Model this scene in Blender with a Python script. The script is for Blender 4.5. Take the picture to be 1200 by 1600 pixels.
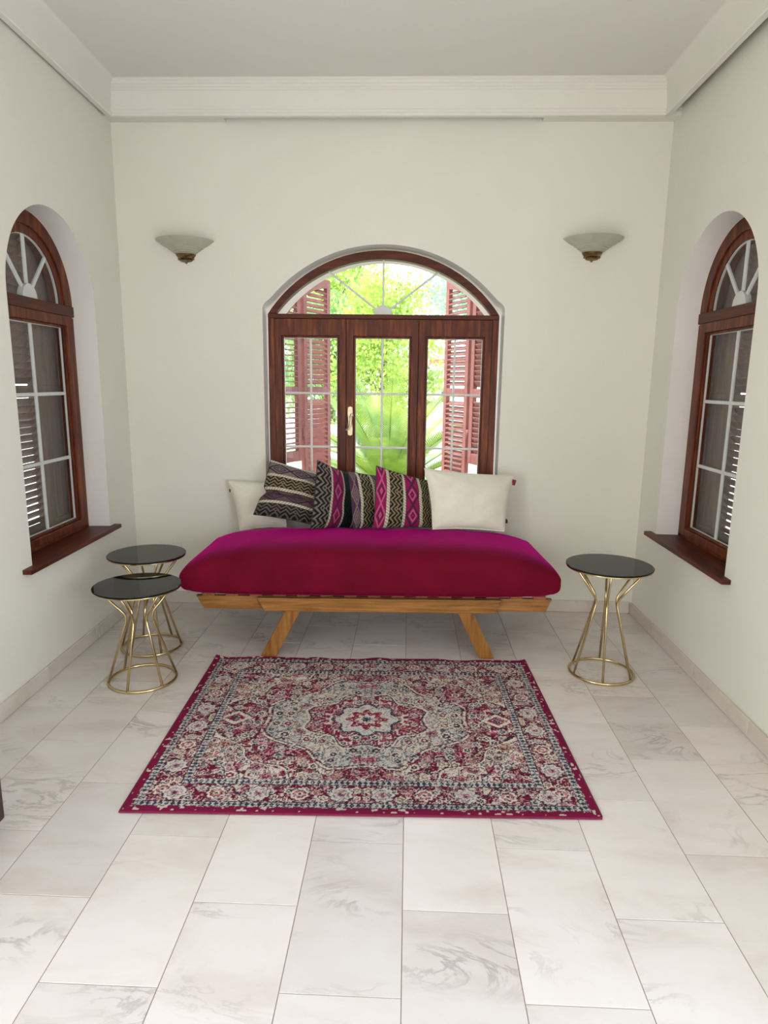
import bpy, bmesh, math, random
import numpy as np
from mathutils import Vector, Matrix
from math import sin, cos, pi, radians, sqrt

random.seed(7)
RNG = np.random.default_rng(11)
S = bpy.context.scene
for o in list(bpy.data.objects):
    bpy.data.objects.remove(o)
C = S.collection

# ------------------------------------------------------------------ camera
F_PX, PITCH, YAW, ROLL, EYE = 1030.0, 0.194534, 0.0354755, -0.0123710, 1.46967
fwd = Vector((-sin(YAW) * cos(PITCH), cos(YAW) * cos(PITCH), -sin(PITCH)))
rt0 = Vector((cos(YAW), sin(YAW), 0)); dn0 = fwd.cross(rt0)
rt = cos(ROLL) * rt0 + sin(ROLL) * dn0
dn = -sin(ROLL) * rt0 + cos(ROLL) * dn0
cam = bpy.data.cameras.new('camera'); cam.sensor_fit = 'VERTICAL'; cam.sensor_height = 32
cam.lens = F_PX / 1600 * 32; cam.clip_start = 0.05; cam.clip_end = 200
co = bpy.data.objects.new('camera', cam); C.objects.link(co)
m = Matrix.Identity(4)
for i in range(3):
    m[i][0] = rt[i]; m[i][1] = -dn[i]; m[i][2] = -fwd[i]
m.translation = (0, 0, EYE)
co.matrix_world = m
S.camera = co

# ------------------------------------------------------------------ light
S.view_settings.view_transform = 'Standard'; S.view_settings.look = 'None'
S.view_settings.gamma = 1; S.view_settings.use_curve_mapping = False
S.view_settings.exposure = 0.0
W = bpy.data.worlds.new('sky'); S.world = W; W.use_nodes = True
wn = W.node_tree.nodes; wl = W.node_tree.links; wn.clear()
tc = wn.new('ShaderNodeTexCoord'); sx = wn.new('ShaderNodeSeparateXYZ'); rmp = wn.new('ShaderNodeValToRGB')
bg = wn.new('ShaderNodeBackground'); out = wn.new('ShaderNodeOutputWorld')
wl.new(tc.outputs['Generated'], sx.inputs[0]); wl.new(sx.outputs['Z'], rmp.inputs[0])
rmp.color_ramp.elements[0].position = 0.0; rmp.color_ramp.elements[0].color = (1, 1, 0.99, 1)
rmp.color_ramp.elements[1].position = 0.9; rmp.color_ramp.elements[1].color = (0.50, 0.70, 1, 1)
wl.new(rmp.outputs[0], bg.inputs[0]); wl.new(bg.outputs[0], out.inputs[0])
bg.inputs[1].default_value = 4.0

def sun(d, energy, col, ang=1.0):
    l = bpy.data.lights.new('sun', 'SUN'); l.energy = energy; l.color = col; l.angle = radians(ang)
    o = bpy.data.objects.new('sun', l); C.objects.link(o)
    o.rotation_euler = Vector(d).to_track_quat('-Z', 'Y').to_euler(); return o
sun((0.55, -0.055, -0.85), 7.5, (1, 0.95, 0.86))

def area(name, loc, d, sx_, sy_, power, col):
    l = bpy.data.lights.new(name, 'AREA'); l.shape = 'RECTANGLE'; l.size = sx_; l.size_y = sy_
    l.energy = power; l.color = col
    o = bpy.data.objects.new(name, l); C.objects.link(o); o.location = loc
    o.rotation_euler = Vector(d).to_track_quat('-Z', 'Y').to_euler(); return o
# area lamps for the daylight of the two side doorways behind the photographer
area('doorway_light_right', (1.82, -0.10, 1.00), (-1, 0.55, -0.10), 1.5, 1.9, 52, (0.62, 0.80, 1.0))
area('doorway_light_left', (-1.98, -0.10, 1.15), (1, 0.55, 0.0), 1.5, 2.0, 38, (0.90, 0.94, 1.0))
area('rear_fill_light', (-0.1, -2.3, 1.5), (0, 1, 0.04), 2.6, 2.4, 30, (1.0, 0.88, 0.79))  # added warm fill lamp inside the rear wall, which has no opening

# ------------------------------------------------------------------ materials
def new_mat(name):
    mt = bpy.data.materials.new(name); mt.use_nodes = True
    nt = mt.node_tree
    return mt, nt, nt.nodes['Principled BSDF']
def L_(nt, a, b): nt.links.new(a, b)
def N_(nt, t, **k):
    n = nt.nodes.new(t)
    for a, b in k.items(): setattr(n, a, b)
    return n
def noise(nt, scale, detail=4, rough=.55, vec=None, dist=0):
    n = N_(nt, 'ShaderNodeTexNoise'); n.inputs['Scale'].default_value = scale
    n.inputs['Detail'].default_value = detail; n.inputs['Roughness'].default_value = rough
    n.inputs['Distortion'].default_value = dist
    if vec is not None: L_(nt, vec, n.inputs['Vector'])
    return n
def ramp(nt, src, stops):
    r = N_(nt, 'ShaderNodeValToRGB'); e = r.color_ramp.elements
    while len(e) < len(stops): e.new(0.5)
    for i, (p, c) in enumerate(stops):
        e[i].position = p; e[i].color = (*c, 1)
    L_(nt, src, r.inputs[0]); return r
def bump(nt, b, src, strength, dist=0.01):
    n = N_(nt, 'ShaderNodeBump'); n.inputs['Strength'].default_value = strength
    n.inputs['Distance'].default_value = dist
    L_(nt, src, n.inputs['Height']); L_(nt, n.outputs[0], b.inputs['Normal'])
def vary(name, c1, c2, scale=6, rough=.5, bstr=0, bscale=80, metal=0, stretch=None, coord='Object', bd=.004):
    mt, nt, b = new_mat(name)
    t = N_(nt, 'ShaderNodeTexCoord'); v = t.outputs[coord]
    if stretch:
        mp = N_(nt, 'ShaderNodeMapping'); mp.inputs['Scale'].default_value = stretch
        L_(nt, v, mp.inputs[0]); v = mp.outputs[0]
    n = noise(nt, scale, 5, .6, v)
    r = ramp(nt, n.outputs[0], [(.3, c1), (.7, c2)])
    L_(nt, r.outputs[0], b.inputs['Base Color'])
    b.inputs['Roughness'].default_value = rough; b.inputs['Metallic'].default_value = metal
    if bstr:
        n2 = noise(nt, bscale, 3, .6, v); bump(nt, b, n2.outputs[0], bstr, bd)
    return mt

M = {}
M['wall'] = vary('plaster_wall', (.78, .755, .665), (.81, .785, .70), 1.5, .75, .10, 60)
M['reveal'] = vary('plaster_reveal', (.80, .76, .71), (.84, .80, .76), 2, .7, .1, 40)
M['ceiling'] = vary('ceiling_paint', (.78, .75, .69), (.80, .77, .71), 1.2, .8, .04, 40)
M['trim'] = vary('cornice_paint', (.79, .76, .69), (.82, .79, .72), 3, .7, .04, 60)

def marble(name, tint):
    mt, nt, b = new_mat(name)
    t = N_(nt, 'ShaderNodeTexCoord'); oi = N_(nt, 'ShaderNodeObjectInfo')
    mul = N_(nt, 'ShaderNodeVectorMath', operation='SCALE'); mul.inputs['Scale'].default_value = 37.0
    cx = N_(nt, 'ShaderNodeCombineXYZ')
    for i in range(3): L_(nt, oi.outputs['Random'], cx.inputs[i])
    L_(nt, cx.outputs[0], mul.inputs[0])
    rot = N_(nt, 'ShaderNodeMapping'); rot.inputs['Rotation'].default_value = (0, 0, .75); rot.inputs['Scale'].default_value = (1, 2.3, 1)
    add = N_(nt, 'ShaderNodeVectorMath', operation='ADD')
    L_(nt, t.outputs['Object'], rot.inputs[0]); L_(nt, rot.outputs[0], add.inputs[0]); L_(nt, mul.outputs[0], add.inputs[1])
    n1 = noise(nt, 2.2, 6, .6, add.outputs[0], .6)
    r1 = ramp(nt, n1.outputs[0], [(.30, tint[0]), (.5, tint[1]), (.72, tint[2])])
    n2 = noise(nt, 2.6, 9, .62, add.outputs[0], 1.6)
    ma = N_(nt, 'ShaderNodeMath', operation='SUBTRACT'); ma.inputs[1].default_value = .5
    L_(nt, n2.outputs[0], ma.inputs[0])
    ab = N_(nt, 'ShaderNodeMath', operation='ABSOLUTE'); L_(nt, ma.outputs[0], ab.inputs[0])
    rv = ramp(nt, ab.outputs[0], [(.0, (1, 1, 1)), (.035, (0, 0, 0))])
    n3 = noise(nt, 1.7, 3, .5, add.outputs[0]); rm = ramp(nt, n3.outputs[0], [(.5, (0, 0, 0)), (.68, (.62, .62, .62))])
    mm = N_(nt, 'ShaderNodeMix', data_type='RGBA', blend_type='MULTIPLY'); mm.inputs[0].default_value = 1
    L_(nt, rv.outputs[0], mm.inputs[6]); L_(nt, rm.outputs[0], mm.inputs[7])
    mx = N_(nt, 'ShaderNodeMix', data_type='RGBA'); L_(nt, mm.outputs[2], mx.inputs[0])
    L_(nt, r1.outputs[0], mx.inputs[6]); mx.inputs[7].default_value = (.34, .30, .27, 1)
    # slight tone of each tile
    hv = N_(nt, 'ShaderNodeHueSaturation'); 
    mr = N_(nt, 'ShaderNodeMapRange'); mr.inputs['To Min'].default_value = .90; mr.inputs['To Max'].default_value = 1.04
    L_(nt, oi.outputs['Random'], mr.inputs[0]); L_(nt, mr.outputs[0], hv.inputs['Value'])
    L_(nt, mx.outputs[2], hv.inputs['Color'])
    L_(nt, hv.outputs[0], b.inputs['Base Color'])
    b.inputs['Roughness'].default_value = .2
    n4 = noise(nt, 9, 3, .5, t.outputs['Object']); bump(nt, b, n4.outputs[0], .06, .004)
    return mt
M['marble'] = marble('marble_floor', [(.66, .585, .535), (.74, .68, .635), (.77, .725, .69)])
M['marble2'] = marble('marble_skirting', [(.58, .50, .42), (.67, .60, .52), (.72, .66, .58)])
M['grout'] = vary('grout', (.30, .21, .17), (.37, .27, .22), 20, .9)

def wood(name, c1, c2, c3, stretch, rough=.35, scale=5, coat=0.0):
    mt, nt, b = new_mat(name)
    t = N_(nt, 'ShaderNodeTexCoord'); oi = N_(nt, 'ShaderNodeObjectInfo')
    mp = N_(nt, 'ShaderNodeMapping'); mp.inputs['Scale'].default_value = stretch
    L_(nt, t.outputs['Object'], mp.inputs[0])
    mul = N_(nt, 'ShaderNodeMath', operation='MULTIPLY'); mul.inputs[1].default_value = 23
    L_(nt, oi.outputs['Random'], mul.inputs[0])
    n = N_(nt, 'ShaderNodeTexNoise', noise_dimensions='4D')
    n.inputs['Scale'].default_value = scale; n.inputs['Detail'].default_value = 7; n.inputs['Roughness'].default_value = .65
    n.inputs['Distortion'].default_value = .5
    L_(nt, mp.outputs[0], n.inputs['Vector']); L_(nt, mul.outputs[0], n.inputs['W'])
    r = ramp(nt, n.outputs[0], [(.30, c1), (.5, c2), (.70, c3)])
    L_(nt, r.outputs[0], b.inputs['Base Color']); b.inputs['Roughness'].default_value = rough
    b.inputs['Coat Weight'].default_value = coat; b.inputs['Coat Roughness'].default_value = .2
    b.inputs['Specular IOR Level'].default_value = .28
    bump(nt, b, n.outputs[0], .15, .003)
    return mt
M['mahogany'] = wood('mahogany_vertical', (.034, .006, .003), (.105, .019, .005), (.27, .068, .013), (9, 9, .7), .42, 4, 0)
M['mahogany_h'] = wood('mahogany_horizontal', (.030, .005, .003), (.075, .013, .005), (.15, .031, .009), (.7, 9, 9), .42, 4, 0)
M['oak'] = wood('golden_oak', (.13, .045, .008), (.30, .125, .026), (.44, .21, .056), (.9, 10, 14), .42, 4, .1)
M['oak_leg'] = wood('golden_oak_leg', (.16, .058, .011), (.29, .12, .026), (.38, .175, .046), (14, 14, 1.5), .42, 4, .1)
M['shutter'] = wood('shutter_paint', (.20, .055, .045), (.27, .085, .07), (.34, .12, .10), (3, 3, 3), .5, 5)
M['shutter_side'] = wood('shutter_brown', (.15, .10, .082), (.20, .14, .115), (.26, .185, .15), (5, 5, .8), .55, 4)
M['darkred'] = wood('dark_red_wood', (.03, .004, .006), (.055, .008, .010), (.08, .014, .015), (9, 9, .7), .3, 4, .3)
M['muntin'] = vary('white_lead_strip', (.62, .63, .60), (.70, .71, .67), 10, .45)
M['cream'] = vary('cream_cotton', (.76, .72, .60), (.84, .80, .69), 8, .9, .35, 350, bd=.002)
M['tag'] = vary('red_tag_cloth', (.16, .01, .015), (.25, .02, .03), 40, .8)
M['brass'] = vary('brushed_gold', (.56, .44, .23), (.70, .56, .32), 30, .22, metal=1)
M['bronze'] = vary('antique_bronze', (.10, .065, .03), (.30, .21, .10), 40, .35, metal=1)
M['handle'] = vary('old_brass', (.42, .36, .25), (.60, .52, .38), 40, .35, metal=1)
M['socket'] = vary('white_plastic', (.74, .73, .68), (.78, .77, .72), 20, .4)
M['pave'] = vary('sunlit_paving', (.55, .50, .42), (.68, .63, .55), 3, .9)
M['gardenwall'] = vary('white_render', (.75, .74, .70), (.85, .84, .80), 2, .9)
M['roofledge'] = vary('terracotta_ledge', (.45, .20, .12), (.55, .27, .17), 6, .8)
M['darkpane'] = vary('dark_window_opening', (.10, .11, .12), (.16, .17, .18), 6, .3)
M['bark'] = vary('tree_bark', (.10, .07, .05), (.22, .16, .11), 12, .9, .5, 40)

mt, nt, b = new_mat('black_glass')
b.inputs['Roughness'].default_value = .03; b.inputs['Specular IOR Level'].default_value = .14
t = N_(nt, 'ShaderNodeTexCoord'); n = noise(nt, 3, 2, .5, t.outputs['Object'])
r = ramp(nt, n.outputs[0], [(.3, (.006, .009, .008)), (.7, (.010, .014, .012))]); L_(nt, r.outputs[0], b.inputs['Base Color'])
M['blackglass'] = mt

mt, nt, b = new_mat('window_glass')
nt.nodes.remove(b)
tr = N_(nt, 'ShaderNodeBsdfTransparent'); gl = N_(nt, 'ShaderNodeBsdfGlossy'); gl.inputs['Roughness'].default_value = .02
fr = N_(nt, 'ShaderNodeFresnel'); fr.inputs[0].default_value = 1.35
tn = N_(nt, 'ShaderNodeTexCoord'); nn = noise(nt, 2, 2, .5, tn.outputs['Object'])
rr_ = ramp(nt, nn.outputs[0], [(.3, (.95, .97, .96)), (.7, (.97, .98, .98))]); L_(nt, rr_.outputs[0], tr.inputs[0])
mx = N_(nt, 'ShaderNodeMixShader')
ge = N_(nt, 'ShaderNodeNewGeometry'); om = N_(nt, 'ShaderNodeMath', operation='SUBTRACT'); om.inputs[0].default_value = 1
L_(nt, ge.outputs['Backfacing'], om.inputs[1])
fm = N_(nt, 'ShaderNodeMath', operation='MULTIPLY'); L_(nt, fr.outputs[0], fm.inputs[0]); L_(nt, om.outputs[0], fm.inputs[1])
L_(nt, fm.outputs[0], mx.inputs[0]); L_(nt, tr.outputs[0], mx.inputs[1]); L_(nt, gl.outputs[0], mx.inputs[2])
L_(nt, mx.outputs[0], nt.nodes['Material Output'].inputs[0])
M['glass'] = mt

mt, nt, b = new_mat('frosted_shade')
t = N_(nt, 'ShaderNodeTexCoord'); n = noise(nt, 14, 4, .6, t.outputs['Object'])
r = ramp(nt, n.outputs[0], [(.3, (.50, .48, .38)), (.7, (.60, .575, .47))]); L_(nt, r.outputs[0], b.inputs['Base Color'])
b.inputs['Roughness'].default_value = .35; b.inputs['Transmission Weight'].default_value = .12
M['frosted'] = mt

mt, nt, b = new_mat('crimson_linen')
t = N_(nt, 'ShaderNodeTexCoord'); n = noise(nt, 5, 4, .6, t.outputs['Object'])
r = ramp(nt, n.outputs[0], [(.3, (.115, .0005, .010)), (.7, (.165, .0008, .017))]); L_(nt, r.outputs[0], b.inputs['Base Color'])
b.inputs['Roughness'].default_value = .85
b.inputs['Specular IOR Level'].default_value = .15; b.inputs['Sheen Weight'].default_value = .8; b.inputs['Sheen Tint'].default_value = (1, .0, .45, 1); b.inputs['Sheen Roughness'].default_value = .35
wv = N_(nt, 'ShaderNodeTexWave'); wv.inputs['Scale'].default_value = 90; wv.inputs['Distortion'].default_value = 2
L_(nt, t.outputs['Object'], wv.inputs[0])
n2 = noise(nt, 260, 2, .6, t.outputs['Object'])
ad = N_(nt, 'ShaderNodeMath', operation='ADD'); L_(nt, wv.outputs[1], ad.inputs[0]); L_(nt, n2.outputs[0], ad.inputs[1])
bump(nt, b, ad.outputs[0], .25, .0015)
M['linen'] = mt

def attr_fabric(name, bscale, bstr, rough=.95, jitter=.25, sheen=0):
    mt, nt, b = new_mat(name)
    a = N_(nt, 'ShaderNodeAttribute'); a.attribute_name = 'weave'
    t = N_(nt, 'ShaderNodeTexCoord'); n = noise(nt, bscale, 2, .7, t.outputs['Object'])
    mr = N_(nt, 'ShaderNodeMapRange'); mr.inputs['To Min'].default_value = 1 - jitter; mr.inputs['To Max'].default_value = 1 + jitter
    L_(nt, n.outputs[0], mr.inputs[0])
    vm = N_(nt, 'ShaderNodeVectorMath', operation='SCALE'); L_(nt, a.outputs['Color'], vm.inputs[0]); L_(nt, mr.outputs[0], vm.inputs['Scale'])
    L_(nt, vm.outputs[0], b.inputs['Base Color']); b.inputs['Roughness'].default_value = rough
    b.inputs['Specular IOR Level'].default_value = .2; b.inputs['Sheen Weight'].default_value = sheen
    bump(nt, b, n.outputs[0], bstr, .002)
    return mt
M['rug'] = attr_fabric('rug_pile', 420, .5, .95, .22)
M['kilim'] = attr_fabric('woven_cushion', 380, .35, .9, .2)

def leafmat(name, c1, c2, c3, tl=.45):
    mt, nt, b = new_mat(name)
    t = N_(nt, 'ShaderNodeTexCoord'); n = noise(nt, 2.2, 4, .7, t.outputs['Object'])
    r = ramp(nt, n.outputs[0], [(.32, c1), (.5, c2), (.68, c3)])
    L_(nt, r.outputs[0], b.inputs['Base Color']); b.inputs['Roughness'].default_value = .5
    ts = N_(nt, 'ShaderNodeBsdfTranslucent'); L_(nt, r.outputs[0], ts.inputs[0])
    ms = N_(nt, 'ShaderNodeMixShader'); ms.inputs[0].default_value = tl
    o = nt.nodes['Material Output']
    L_(nt, b.outputs[0], ms.inputs[1]); L_(nt, ts.outputs[0], ms.inputs[2]); L_(nt, ms.outputs[0], o.inputs[0])
    return mt
M['leaf_y'] = leafmat('leaf_yellow_green', (.20, .36, .05), (.48, .64, .12), (.74, .80, .20))
M['leaf_g'] = leafmat('leaf_green', (.14, .30, .09), (.32, .54, .18), (.58, .72, .28))
M['leaf_b'] = leafmat('leaf_blue_green', (.20, .38, .24), (.42, .60, .42), (.66, .78, .60))
M['frond'] = leafmat('cycad_leaflet', (.10, .20, .02), (.26, .38, .06), (.50, .54, .12), .25)

# ------------------------------------------------------------------ builders
def mesh(name, verts, faces, mat=None, parent=None, smooth=False):
    me = bpy.data.meshes.new(name)
    me.from_pydata([tuple(v) for v in verts], [], faces)
    me.update()
    return link(name, me, mat, parent, smooth)
def link(name, me, mat=None, parent=None, smooth=False):
    o = bpy.data.objects.new(name, me); C.objects.link(o)
    if mat and not me.materials: me.materials.append(M[mat] if isinstance(mat, str) else mat)
    if smooth:
        me.polygons.foreach_set('use_smooth', [True] * len(me.polygons))
    if parent: o.parent = parent
    return o
def empty(name, loc=(0, 0, 0), rz=0, kind=None, label=None, cat=None, group=None):
    o = bpy.data.objects.new(name, None); C.objects.link(o); o.location = loc; o.rotation_euler = (0, 0, rz)
    o.empty_display_size = .1
    tag(o, label, cat, group, kind); return o
def tag(o, label=None, cat=None, group=None, kind=None):
    if label: o['label'] = label
    if cat: o['category'] = cat
    if group: o['group'] = group
    if kind: o['kind'] = kind
    return o
class MB:
    def __init__(s): s.v = []; s.f = []
    def add(s, vs, fs):
        k = len(s.v); s.v += [tuple(v) for v in vs]; s.f += [tuple(i + k for i in f) for f in fs]; return s
    def box(s, x0, x1, y0, y1, z0, z1, mtx=None):
        vs = [Vector((x, y, z)) for z in (z0, z1) for y in (y0, y1) for x in (x0, x1)]
        if mtx is not None: vs = [mtx @ v for v in vs]
        return s.add(vs, [(0, 2, 3, 1), (4, 5, 7, 6), (0, 1, 5, 4), (2, 6, 7, 3), (0, 4, 6, 2), (1, 3, 7, 5)])
    def prism(s, poly, y0, y1):
        """poly of (x,z), counter-clockwise seen from -y, extruded in y"""
        n = len(poly)
        vs = [(x, y0, z) for x, z in poly] + [(x, y1, z) for x, z in poly]
        fs = [tuple(range(n)), tuple(range(2 * n - 1, n - 1, -1))]
        for i in range(n):
            j = (i + 1) % n; fs.append((i, i + n, j + n, j))
        return s.add(vs, fs)
    def band(s, A, B, y0, y1, closed=False):
        """solid between two equal polylines A (outer) and B (inner)"""
        n = len(A)
        vs = [(x, y0, z) for x, z in A] + [(x, y0, z) for x, z in B] + [(x, y1, z) for x, z in A] + [(x, y1, z) for x, z in B]
        fs = []
        for i in range(n if closed else n - 1):
            j = (i + 1) % n
            fs += [(i, j, n + j, n + i), (2 * n + i, 3 * n + i, 3 * n + j, 2 * n + j), (i, 2 * n + i, 2 * n + j, j), (n + i, n + j, 3 * n + j, 3 * n + i)]
        if not closed:
            e = n - 1
            fs += [(0, n, 3 * n, 2 * n), (e, 2 * n + e, 3 * n + e, n + e)]
        return s.add(vs, fs)
    def tube(s, pts, r, seg=10, closed=False):
        pts = [Vector(p) for p in pts]; n = len(pts); k = len(s.v); 
        up = None
        for i, p in enumerate(pts):
            a = pts[i - 1] if (i or closed) else p; b_ = pts[(i + 1) % n] if (i < n - 1 or closed) else p
            t = (b_ - a).normalized()
            if up is None:
                up = Vector((0, 0, 1)) if abs(t.z) < .9 else Vector((1, 0, 0))
            u = (up - t * up.dot(t)).normalized(); up = u; w = t.cross(u)
            rr = r[i] if isinstance(r, (list, tuple)) else r
            for q in range(seg):
                an = 2 * pi * q / seg; s.v.append(tuple(p + rr * (cos(an) * u + sin(an) * w)))
        for i in range(n if closed else n - 1):
            j = (i + 1) % n
            for q in range(seg):
                q2 = (q + 1) % seg
                s.f.append((k + i * seg + q, k + j * seg + q, k + j * seg + q2, k + i * seg + q2)[::-1])
        if not closed:
            s.f.append(tuple(k + q for q in range(seg))); s.f.append(tuple(k + (n - 1) * seg + q for q in range(seg))[::-1])
        return s
    def lathe(s, prof, seg=48, a0=0, a1=2 * pi, c=(0, 0, 0)):
        full = abs(a1 - a0 - 2 * pi) < 1e-6
        n = len(prof); k = len(s.v); cols = seg if full else seg + 1
        for q in range(cols):
            an = a0 + (a1 - a0) * q / seg
            for r, z in prof: s.v.append((c[0] + r * cos(an), c[1] + r * sin(an), c[2] + z))
        for q in range(seg):
            q2 = (q + 1) % cols
            for i in range(n - 1):
                s.f.append((k + q * n + i, k + q2 * n + i, k + q2 * n + i + 1, k + q * n + i + 1))
        return s
    def out(s, name, mat, parent=None, smooth=False, bevel=0, seg=2):
        me = bpy.data.meshes.new(name); me.from_pydata(s.v, [], s.f); me.update()
        bm = bmesh.new(); bm.from_mesh(me)
        bmesh.ops.remove_doubles(bm, verts=bm.verts, dist=1e-6)
        bmesh.ops.recalc_face_normals(bm, faces=bm.faces)
        if bevel:
            es = [e for e in bm.edges if len(e.link_faces) == 2 and e.calc_face_angle(0) > .6]
            bmesh.ops.bevel(bm, geom=es, offset=bevel, segments=seg, affect='EDGES', profile=.6, clamp_overlap=True)
        bm.to_mesh(me); bm.free()
        return link(name, me, mat, parent, smooth)
def smooth_angle(o, ang=35):
    bm = bmesh.new(); bm.from_mesh(o.data)
    for e in bm.edges:
        e.smooth = len(e.link_faces) == 2 and e.calc_face_angle(0) < radians(ang)
    for f in bm.faces: f.smooth = True
    bm.to_mesh(o.data); bm.free(); return o

# ------------------------------------------------------------------ wall frames
YW = 4.187                       # back wall face
XR = 1.482                       # right wall face
SL = .0235                       # the left wall opens slightly towards the window
XL0 = -1.750 + SL * 2.56
def xl(y): return XL0 - SL * y
ZC = 3.135
BACK = ((-.171, YW, 0), 0.0)     # origin, rotation of the three wall frames: x along, y out of the room
LEFT = ((XL0 , 0, 0), pi / 2 + math.atan(SL))
RIGHT = ((XR, 0, 0), -pi / 2)

def back_arch(hw, R, apex, blend=.92, zdrop=.075, n=36, z0=.6):
    """flat arch with softened springings; polyline from bottom right over the top to bottom left"""
    cz = apex - R
    xb = hw * blend
    pts = [(hw, z0)]
    zb = cz + sqrt(R * R - xb * xb)
    slope = Vector((-(zb - cz), xb)).normalized()      # tangent there
    P0 = Vector((hw, zb - zdrop)); P3 = Vector((xb, zb))
    P1 = P0 + Vector((0, zdrop * .55)); P2 = P3 - slope * zdrop * .45
    for i in range(9):
        t = i / 8
        p = (1 - t) ** 3 * P0 + 3 * (1 - t) ** 2 * t * P1 + 3 * (1 - t) * t * t * P2 + t ** 3 * P3
        pts.append((p.x, p.y))
    a = math.acos(xb / R)
    for i in range(1, n):
        an = a + (pi - 2 * a) * i / n
        pts.append((R * cos(an), cz + R * sin(an)))
    for x, z in pts[9:0:-1]: pts.append((-x, z))
    pts.append((-hw, z0))
    return pts
def round_arch(hw, cz, z0, n=36, grow=0):
    r = hw + grow
    pts = [(r, z0)]
    for i in range(n + 1):
        an = pi * i / n; pts.append((r * cos(an), cz + r * sin(an)))
    pts.append((-r, z0)); return pts

def wall(name, frame, x0, x1, z1, holes, T, label=None):
    """wall slab in its frame, y from 0 (room face) to T; holes: list of (xc, loop_in, loop_out)"""
    root = None
    bm = bmesh.new()
    def sheet(y, pick, flip):
        es = []
        loops = [[(x0, 0), (x1, 0), (x1, z1), (x0, z1)]] + [[(h[0] + x, z) for x, z in h[pick]] for h in holes]
        for lp in loops:
            vs = [bm.verts.new((x, y, z)) for x, z in lp]
            for i in range(len(vs)): es.append(bm.edges.new((vs[i], vs[(i + 1) % len(vs)])))
        r = bmesh.ops.triangle_fill(bm, use_beauty=True, use_dissolve=False, edges=es)
        for g in r['geom']:
            if isinstance(g, bmesh.types.BMFace):
                g.normal_update()
                if (g.normal.y > 0) != flip: g.normal_flip()
    sheet(0, 1, False); sheet(T, 2, True)
    for (xa, za, xb_, zb) in ((x0, 0, x0, z1), (x1, 0, x1, z1), (x0, z1, x1, z1), (x0, 0, x1, 0)):
        bm.faces.new([bm.verts.new(p) for p in ((xa, 0, za), (xb_, 0, zb), (xb_, T, zb), (xa, T, za))])
    me = bpy.data.meshes.new(name); bm.to_mesh(me); bm.free()
    o = link(name, me, 'wall'); o.location = frame[0]; o.rotation_euler = (0, 0, frame[1])
    tag(o, label, None, None, 'structure')
    for h in holes:
        A, B = h[1], h[2]; n = len(A)
        vs = [(h[0] + x, 0, z) for x, z in A] + [(h[0] + x, T, z) for x, z in B]
        fs = [(i, (i + 1) % n, n + (i + 1) % n, n + i) for i in range(n)]
        r = mesh('reveal', vs, fs, 'reveal', o); smooth_angle(r, 40)
    return o

B_IN = back_arch(.742, .915, 2.281); B_OUT = back_arch(.70, .83, 2.222)
S_HW, S_CZ, S_Z0 = .435, 1.85, .602
S_IN = round_arch(S_HW, S_CZ, S_Z0); S_OUT = round_arch(S_HW - .02, S_CZ, S_Z0)
YLW, YRW = 3.37, 3.445          # centres of the side windows along their walls
wall('wall_back', BACK, -1.62, 1.655, ZC, [(0, B_IN, B_OUT)], .32, 'cream plaster wall with the wide arched window')
DOOR = [(.8, .02), (.8, 2.25), (-.8, 2.25), (-.8, .02)]
wall('wall_left', LEFT, -2.6, YW + .02, ZC, [(YLW, S_IN, S_OUT), (-.1, DOOR, DOOR)], .30, 'cream plaster wall left of the daybed with a tall arched window')
wall('wall_right', RIGHT, -YW, 2.6, ZC, [(-YRW, S_IN, S_OUT), (.1, DOOR, DOOR)], .30, 'cream plaster wall right of the daybed with a tall arched window')
wf = MB().box(-2.0, 1.8, -2.75, -2.6, 0, ZC).out('wall_front', 'wall'); tag(wf, kind='structure')
cl = MB().box(-2.1, 1.8, -2.75, YW + .3, ZC, ZC + .12).out('ceiling', 'ceiling'); tag(cl, kind='structure')

# ------------------------------------------------------------------ floor
fl = MB().box(-2.05, 1.78, -2.75, YW + .3, -.09, -.0016).out('floor', 'grout'); tag(fl, 'pale veined marble slabs laid in staggered columns', kind='structure')
TW, TL, TX0, TY0, TOFF = .30, .54711, .0086, -.02147, .2726
tile_cache = {}
def tile_mesh(w, l):
    k = (round(w, 4), round(l, 4))
    if k not in tile_cache:
        g, bv, h = .0012, .0006, .012
        a, c = w / 2 - g, l / 2 - g
        vs = [(sx * a, sy * c, -h) for sx, sy in ((-1, -1), (1, -1), (1, 1), (-1, 1))]
        vs += [(sx * a, sy * c, -bv) for sx, sy in ((-1, -1), (1, -1), (1, 1), (-1, 1))]
        vs += [(sx * (a - bv), sy * (c - bv), 0) for sx, sy in ((-1, -1), (1, -1), (1, 1), (-1, 1))]
        fs = [(8, 9, 10, 11)]
        for b0 in (0, 4):
            for i in range(4):
                j = (i + 1) % 4; fs.append((b0 + i, b0 + j, b0 + 4 + j, b0 + 4 + i))
        me = bpy.data.meshes.new('tile'); me.from_pydata(vs, [], fs); me.update(); me.materials.append(M['marble'])
        tile_cache[k] = me
    return tile_cache[k]
for c in range(-7, 5):
    xa, xb = TX0 + c * TW, TX0 + (c + 1) * TW
    xa, xb = max(xa, -1.80), min(xb, XR + .005)
    if xb - xa < .02: continue
    o0 = TY0 + (TOFF if c % 2 else 0)
    for n_ in range(-6, 9):
        ya, yb = o0 + n_ * TL, o0 + (n_ + 1) * TL
        ya, yb = max(ya, -2.6), min(yb, YW + .01)
        if yb - ya < .02: continue
        o = link('tile', tile_mesh(xb - xa, yb - ya), None, fl)
        o.location = ((xa + xb) / 2, (ya + yb) / 2, random.uniform(-.0003, .0001))

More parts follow.
